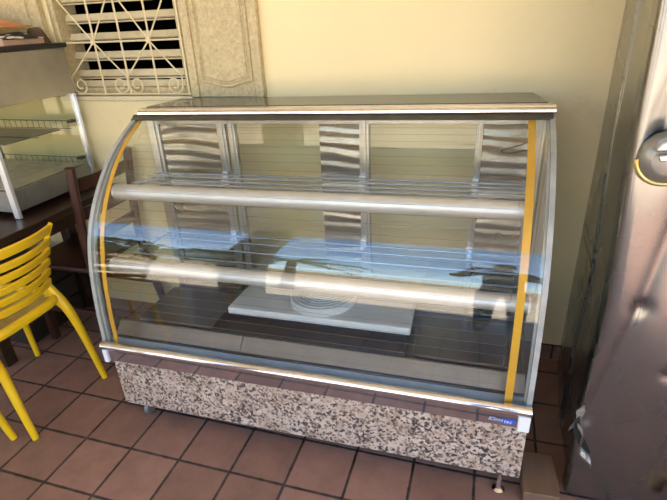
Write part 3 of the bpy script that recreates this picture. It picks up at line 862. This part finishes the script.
# dark crate under the table
CR = thing('wooden_crate', 'dark wooden crate on the floor under the table', 'crate', (-.80, .44, 0), .0)
for sx0, sx1, sy0, sy1 in ((-1.08, -.53, .24, .262), (-1.08, -.53, .598, .62), (-1.08, -1.06, .262, .598), (-.55, -.53, .262, .598)):
    m = MB()
    for z0 in (.0, .125, .25): m.box(sx0, sx1, sy0, sy1, z0+.002, z0+.115)
    m.build('side_board', M['wood_black'], parent=CR, bevel=.003)
MB().box(-1.06, -.55, .262, .598, .004, .022).build('bottom_board', M['wood_black'], parent=CR)

# ------------------------------------------------------------------ the photographer, seen only as a reflection
def skinned(name, chains, mat, parent, sub=2):
    """chains: list of lists of (pos, radius); shared positions are merged"""
    verts, edges, rad, idx = [], [], [], {}
    for ch in chains:
        prev = None
        for p, r in ch:
            key = tuple(round(q, 4) for q in p)
            if key not in idx:
                idx[key] = len(verts); verts.append(Vector(p)-parent.location); rad.append(r)
            i = idx[key]
            if prev is not None and prev != i: edges.append((prev, i))
            prev = i
    me = bpy.data.meshes.new(name); me.from_pydata([tuple(v) for v in verts], edges, [])
    o = bpy.data.objects.new(name, me); COL.objects.link(o); o.parent = parent
    md = o.modifiers.new('skin', 'SKIN'); md.use_smooth_shade = True
    for i, r in enumerate(rad):
        rr = r if isinstance(r, tuple) else (r, r)
        me.skin_vertices[0].data[i].radius = rr
    me.skin_vertices[0].data[0].use_root = True
    s = o.modifiers.new('sub', 'SUBSURF'); s.levels = sub; s.render_levels = sub
    me.materials.append(mat)
    return o
PX, PY = 1.84, -2.16
PE = thing('person', 'person in dark clothes holding up a phone, mirrored in the counter glass', 'person', (PX, PY, 0))
pel = (PX, PY, .95)
HL, HR = (1.625, -1.905, 1.445), (1.805, -1.915, 1.445)
chains = [[(pel, (.095, .095)), ((PX, PY+.01, 1.12), (.105, .100)), ((PX, PY, 1.30), (.165, .11)), ((PX, PY, 1.42), (.10, .08)), ((PX, PY+.01, 1.50), (.055, .055)), ((PX, PY+.02, 1.56), (.058, .062)), ((PX, PY+.03, 1.63), (.078, .095)), ((PX, PY+.02, 1.70), (.072, .088)), ((PX, PY+.02, 1.745), (.035, .045))]]
for sgn, hand in ((-1, HL), (1, HR)):
    chains.append([((PX, PY, 1.42), (.10, .08)), ((PX+sgn*.185, PY, 1.39), .062), ((PX+sgn*.33, PY+.02, 1.20), .046), ((hand[0]+sgn*.03, hand[1]-.06, 1.385), .031), (tuple(hand), (.020, .034))])
    chains.append([(pel, (.095, .095)), ((PX+sgn*.10, PY, .86), .075), ((PX+sgn*.11, PY+.02, .50), .055), ((PX+sgn*.12, PY-.02, .10), .043), ((PX+sgn*.13, PY+.09, .045), (.042, .036)), ((PX+sgn*.135, PY+.16, .035), (.038, .026))])
body = skinned('body', chains, M['skin'], PE)
# fingers round the phone edges
for sgn, hand in ((-1, HL), (1, HR)):
    for k in range(4):
        z = hand[2]+.030-.020*k
        skinned('finger', [[(tuple(hand), .010), ((hand[0]-sgn*.004+sgn*.012, hand[1]+.030, z+.006), .0088), ((hand[0]-sgn*.010, hand[1]+.056, z+.010), .0080), ((hand[0]-sgn*.032, hand[1]+.066, z+.008), .0068)]], M['skin'], PE, 1)
    skinned('thumb', [[(tuple(hand), .012), ((hand[0]-sgn*.020, hand[1]+.010, hand[2]+.036), .0100), ((hand[0]-sgn*.040, hand[1]+.030, hand[2]+.044), .0085)]], M['skin'], PE, 1)
# clothing over the body
shirt = [[((PX, PY, .84), (.160, .155)), ((PX, PY, .95), (.158, .150)), ((PX, PY+.01, 1.12), (.152, .117)), ((PX, PY, 1.30), (.177, .122)), ((PX, PY, 1.425), (.112, .092))]]
for sgn, hand in ((-1, HL), (1, HR)):
    shirt.append([((PX, PY, 1.425), (.112, .092)), ((PX+sgn*.185, PY, 1.39), .072), ((PX+sgn*.33, PY+.02, 1.20), .058), ((hand[0]+sgn*.12, hand[1]-.14, 1.27), .046)])
skinned('shirt', shirt, M['shirt'], PE)
tro = [[((PX, PY, 1.04), (.135, .130)), ((PX, PY, .96), (.140, .135)), ((PX, PY, .90), (.165, .120))]]
for sgn in (-1, 1):
    tro.append([((PX, PY, .90), (.165, .120)), ((PX+sgn*.10, PY, .82), .108), ((PX+sgn*.11, PY+.02, .50), .078), ((PX+sgn*.12, PY-.02, .045), .060)])
skinned('trousers', tro, M['trousers'], PE)
for sgn in (-1, 1):
    skinned('shoe', [[((PX+sgn*.12, PY-.05, .050), (.046, .046)), ((PX+sgn*.13, PY+.07, .045), (.048, .042)), ((PX+sgn*.137, PY+.18, .034), (.044, .030))]], M['shoe'], PE, 1)
hr = MB().grid(lambda u, v: (PX+.086*math.sin(PI*v*.62)*math.cos(2*PI*u), PY+.012+.108*math.sin(PI*v*.62)*math.sin(2*PI*u)-.018*v, 1.690+.082*math.cos(PI*v*.62)-.05*v*(1 if math.sin(2*PI*u) < .2 else 0)), 24, 10, None)
hr.build('hair', M['hair'], parent=PE)
for sgn in (-1, 1):
    MB().lathe([(0, -.004), (.012, 0), (.0, .006)], (PX+sgn*.030, PY+.112, 1.655), 'y', 12).build('eye', M['black'], parent=PE)
    MB().lathe([(0, -.006), (.016, -.004), (.022, .004), (0, .008)], (PX+sgn*.082, PY+.02, 1.645), 'x', 12).build('ear', M['skin'], parent=PE)
MB().prism([(PX-.014, 1.615), (PX+.014, 1.615), (PX+.006, 1.650), (PX-.006, 1.650)], PY+.10, PY+.145, 'y').build('nose', M['skin'], parent=PE, bevel=.005)
MB().box(PX-.026, PX+.026, PY+.108, PY+.122, 1.582, 1.592).build('mouth', simple('lip', (.25, .10, .08), .5), parent=PE, bevel=.003)
PH = MB().box(1.637, 1.787, -1.854, -1.844, 1.415, 1.492)
tag(PH.build('phone', M['black'], bevel=.003), 'black phone held up in both hands of the person, mirrored in the glass', 'phone')

# ------------------------------------------------------------------ outside, as the curved glass mirrors it
struct(MB().box(-70, 70, -90, -3.7, -.20, -.05).build('ground_outside', M['sand']))
for i, x in enumerate((-.54, -3.45, 4.1)):
    struct(MB().box(x-.20, x+.20, -2.98, -2.72, 0, 2.86).build('pillar_%d' % (i+1), M['pillar'], bevel=.01))
def tree(x, y, h, r, label, seed, name='shade_tree'):
    t = thing(name, label, 'tree', (x, y, -.05)); rnd = random.Random(seed)
    MB().tube(spline([(x, y, -.05), (x+.1, y, h*.3), (x-.05, y+.1, h*.6)], 4), [.22-.012*i for i in range(9)], 8).build('trunk', M['bark'], parent=t)
    m = MB()
    for k in range(900):
        while True:
            p = Vector((rnd.uniform(-1, 1), rnd.uniform(-1, 1), rnd.uniform(-1, 1)))
            if .35 < p.length < 1: break
        c = Vector((x+p.x*r, y+p.y*r, h*.62+p.z*h*.36)); s = rnd.uniform(.22, .46)
        d1 = Vector((rnd.uniform(-1, 1), rnd.uniform(-1, 1), rnd.uniform(-1, 1))).normalized(); d2 = d1.orthogonal().normalized()
        m.face([m.v(c-d1*s), m.v(c+d2*s*.5), m.v(c+d1*s), m.v(c-d2*s*.5)])
    m.build('crown', M['leaf'], parent=t, smooth=False)
tree(-14.0, -16.0, 6.4, 3.0, 'dark leafy tree mirrored at the left end of the glass', 1)
tree(-8.6, -16.5, 5.6, 2.2, 'dark leafy tree mirrored beside the white house', 2)
def palm(x, y, h, label, seed):
    t = thing('palm_tree', label, 'palm tree', (x, y, -.05)); rnd = random.Random(seed)
    MB().tube([(x, y, -.05), (x+.03, y, h*.5), (x, y, h)], [.14, .10, .09], 10).build('trunk', M['bark'], parent=t)
    for k in range(18):
        a = 2*PI*k/18+rnd.uniform(-.15, .15); ln = rnd.uniform(1.25, 1.7); el = rnd.uniform(.15, 1.0)
        m = MB(); sp = []
        for i in range(9):
            q = i/8*ln
            sp.append(Vector((x+math.cos(a)*q*math.cos(el*.6), y+math.sin(a)*q*math.cos(el*.6), h+q*math.sin(el)-.55*q*q*.6)))
        m.tube(sp, .014, 5)
        side = Vector((-math.sin(a), math.cos(a), 0))
        for i in range(1, 9):
            for j in (0, .5):
                if i == 8 and j: continue
                p = sp[i] if not j else (sp[i]+sp[min(8, i+1)])/2
                for sg in (-1, 1):
                    e = p+side*sg*.34*(1-.06*i)+(sp[i]-sp[i-1])*1.1+Vector((0, 0, -.10))
                    w = (sp[i]-sp[i-1])*.16
                    m.face([m.v(p-w), m.v(p+w), m.v(e)])
        m.build('frond', M['palm'], parent=t, smooth=False)
palm(-1.40, -6.2, 1.95, 'young palm tree mirrored in the middle of the counter glass', 4)
def house(x0, x1, y, h, label, roofc):
    t = thing('house', label, 'house', ((x0+x1)/2, y-3, -.05))
    MB().box(x0, x1, y-6, y, -.05, h).build('walls', M['house_white'], parent=t)
    MB().prism([(x0-.4, h), (x1+.4, h), ((x0+x1)/2, h+1.5)], y-6.3, y+.4, 'y').build('roof', M[roofc], parent=t)
    n = max(2, int((x1-x0)/2.5))
    for k in range(n):
        xc = x0+(x1-x0)*(k+.5)/n
        MB().box(xc-.5, xc+.5, y-.01, y+.04, h*.40, h*.78).build('window', M['window_dark'], parent=t)
house(-19.5, -13.5, -24, 4.4, 'white house with a grey-blue roof mirrored left of the pillar', 'roof_tile')
house(7.5, 15, -36, 4.6, 'white house with a red-brown roof mirrored at the right of the glass', 'bark')
struct(MB().box(-60, 60, -20.3, -20, -.05, 2.0).build('wall_horizon_fill', M['horizon_fill']))  # added wall: lifts the sandy horizon mirrored in the glass

# ------------------------------------------------------------------ light
wd = bpy.data.worlds.new('sky'); sc.world = wd; wd.use_nodes = True
nt = wd.node_tree; nt.nodes.clear()
sky = nt.nodes.new('ShaderNodeTexSky'); sky.sky_type = 'NISHITA'; sky.sun_disc = False
sky.sun_elevation = math.radians(52); sky.sun_rotation = math.radians(20); sky.dust_density = 1.0; sky.air_density = 1.0
bg = nt.nodes.new('ShaderNodeBackground'); bg.inputs['Strength'].default_value = .17
wo = nt.nodes.new('ShaderNodeOutputWorld')
nt.links.new(sky.outputs[0], bg.inputs[0]); nt.links.new(bg.outputs[0], wo.inputs[0])
sl = bpy.data.lights.new('sun', 'SUN'); sl.energy = 5.5; sl.angle = .01; sl.color = (1, .95, .87)
so = bpy.data.objects.new('sun', sl); COL.objects.link(so)
so.location = (8, 3, 14)
# the sun stands behind the building: rays travel towards -y
dirv = Vector((-.52, -.20, -.85)).normalized()
so.rotation_euler = dirv.to_track_quat('-Z', 'Y').to_euler()

# ------------------------------------------------------------------ camera
cam = bpy.data.cameras.new('camera'); co = bpy.data.objects.new('camera', cam); COL.objects.link(co)
right = Vector((0.9562615226960958, 0.2892824856958732, -0.04335370434647013))
down = Vector((0.0866734726667858, -0.4217724210190608, -0.9025495742637077))
fwd = Vector((-0.27937718114911275, 0.8593158140854484, -0.42839785517184703))
R3 = Matrix((right, -down, -fwd)).transposed()
co.matrix_world = Matrix.Translation((1.6583364140657186, -1.3090202114713985, 1.4928823815365015)) @ R3.to_4x4()
cam.sensor_width = 36; cam.lens = 490.06/667*36; cam.clip_start = .02; cam.clip_end = 500
sc.camera = co

# ------------------------------------------------------------------ colour
vs = sc.view_settings
sc.display_settings.display_device = 'sRGB'
vs.view_transform = 'Standard'; vs.look = 'None'; vs.exposure = 2.62; vs.gamma = 1; vs.use_curve_mapping = False
cy_ = sc.cycles
cy_.max_bounces = 14; cy_.diffuse_bounces = 5; cy_.glossy_bounces = 6; cy_.transparent_max_bounces = 40
cy_.caustics_reflective = False; cy_.caustics_refractive = False
cy_.use_denoising = True; cy_.sample_clamp_indirect = 6
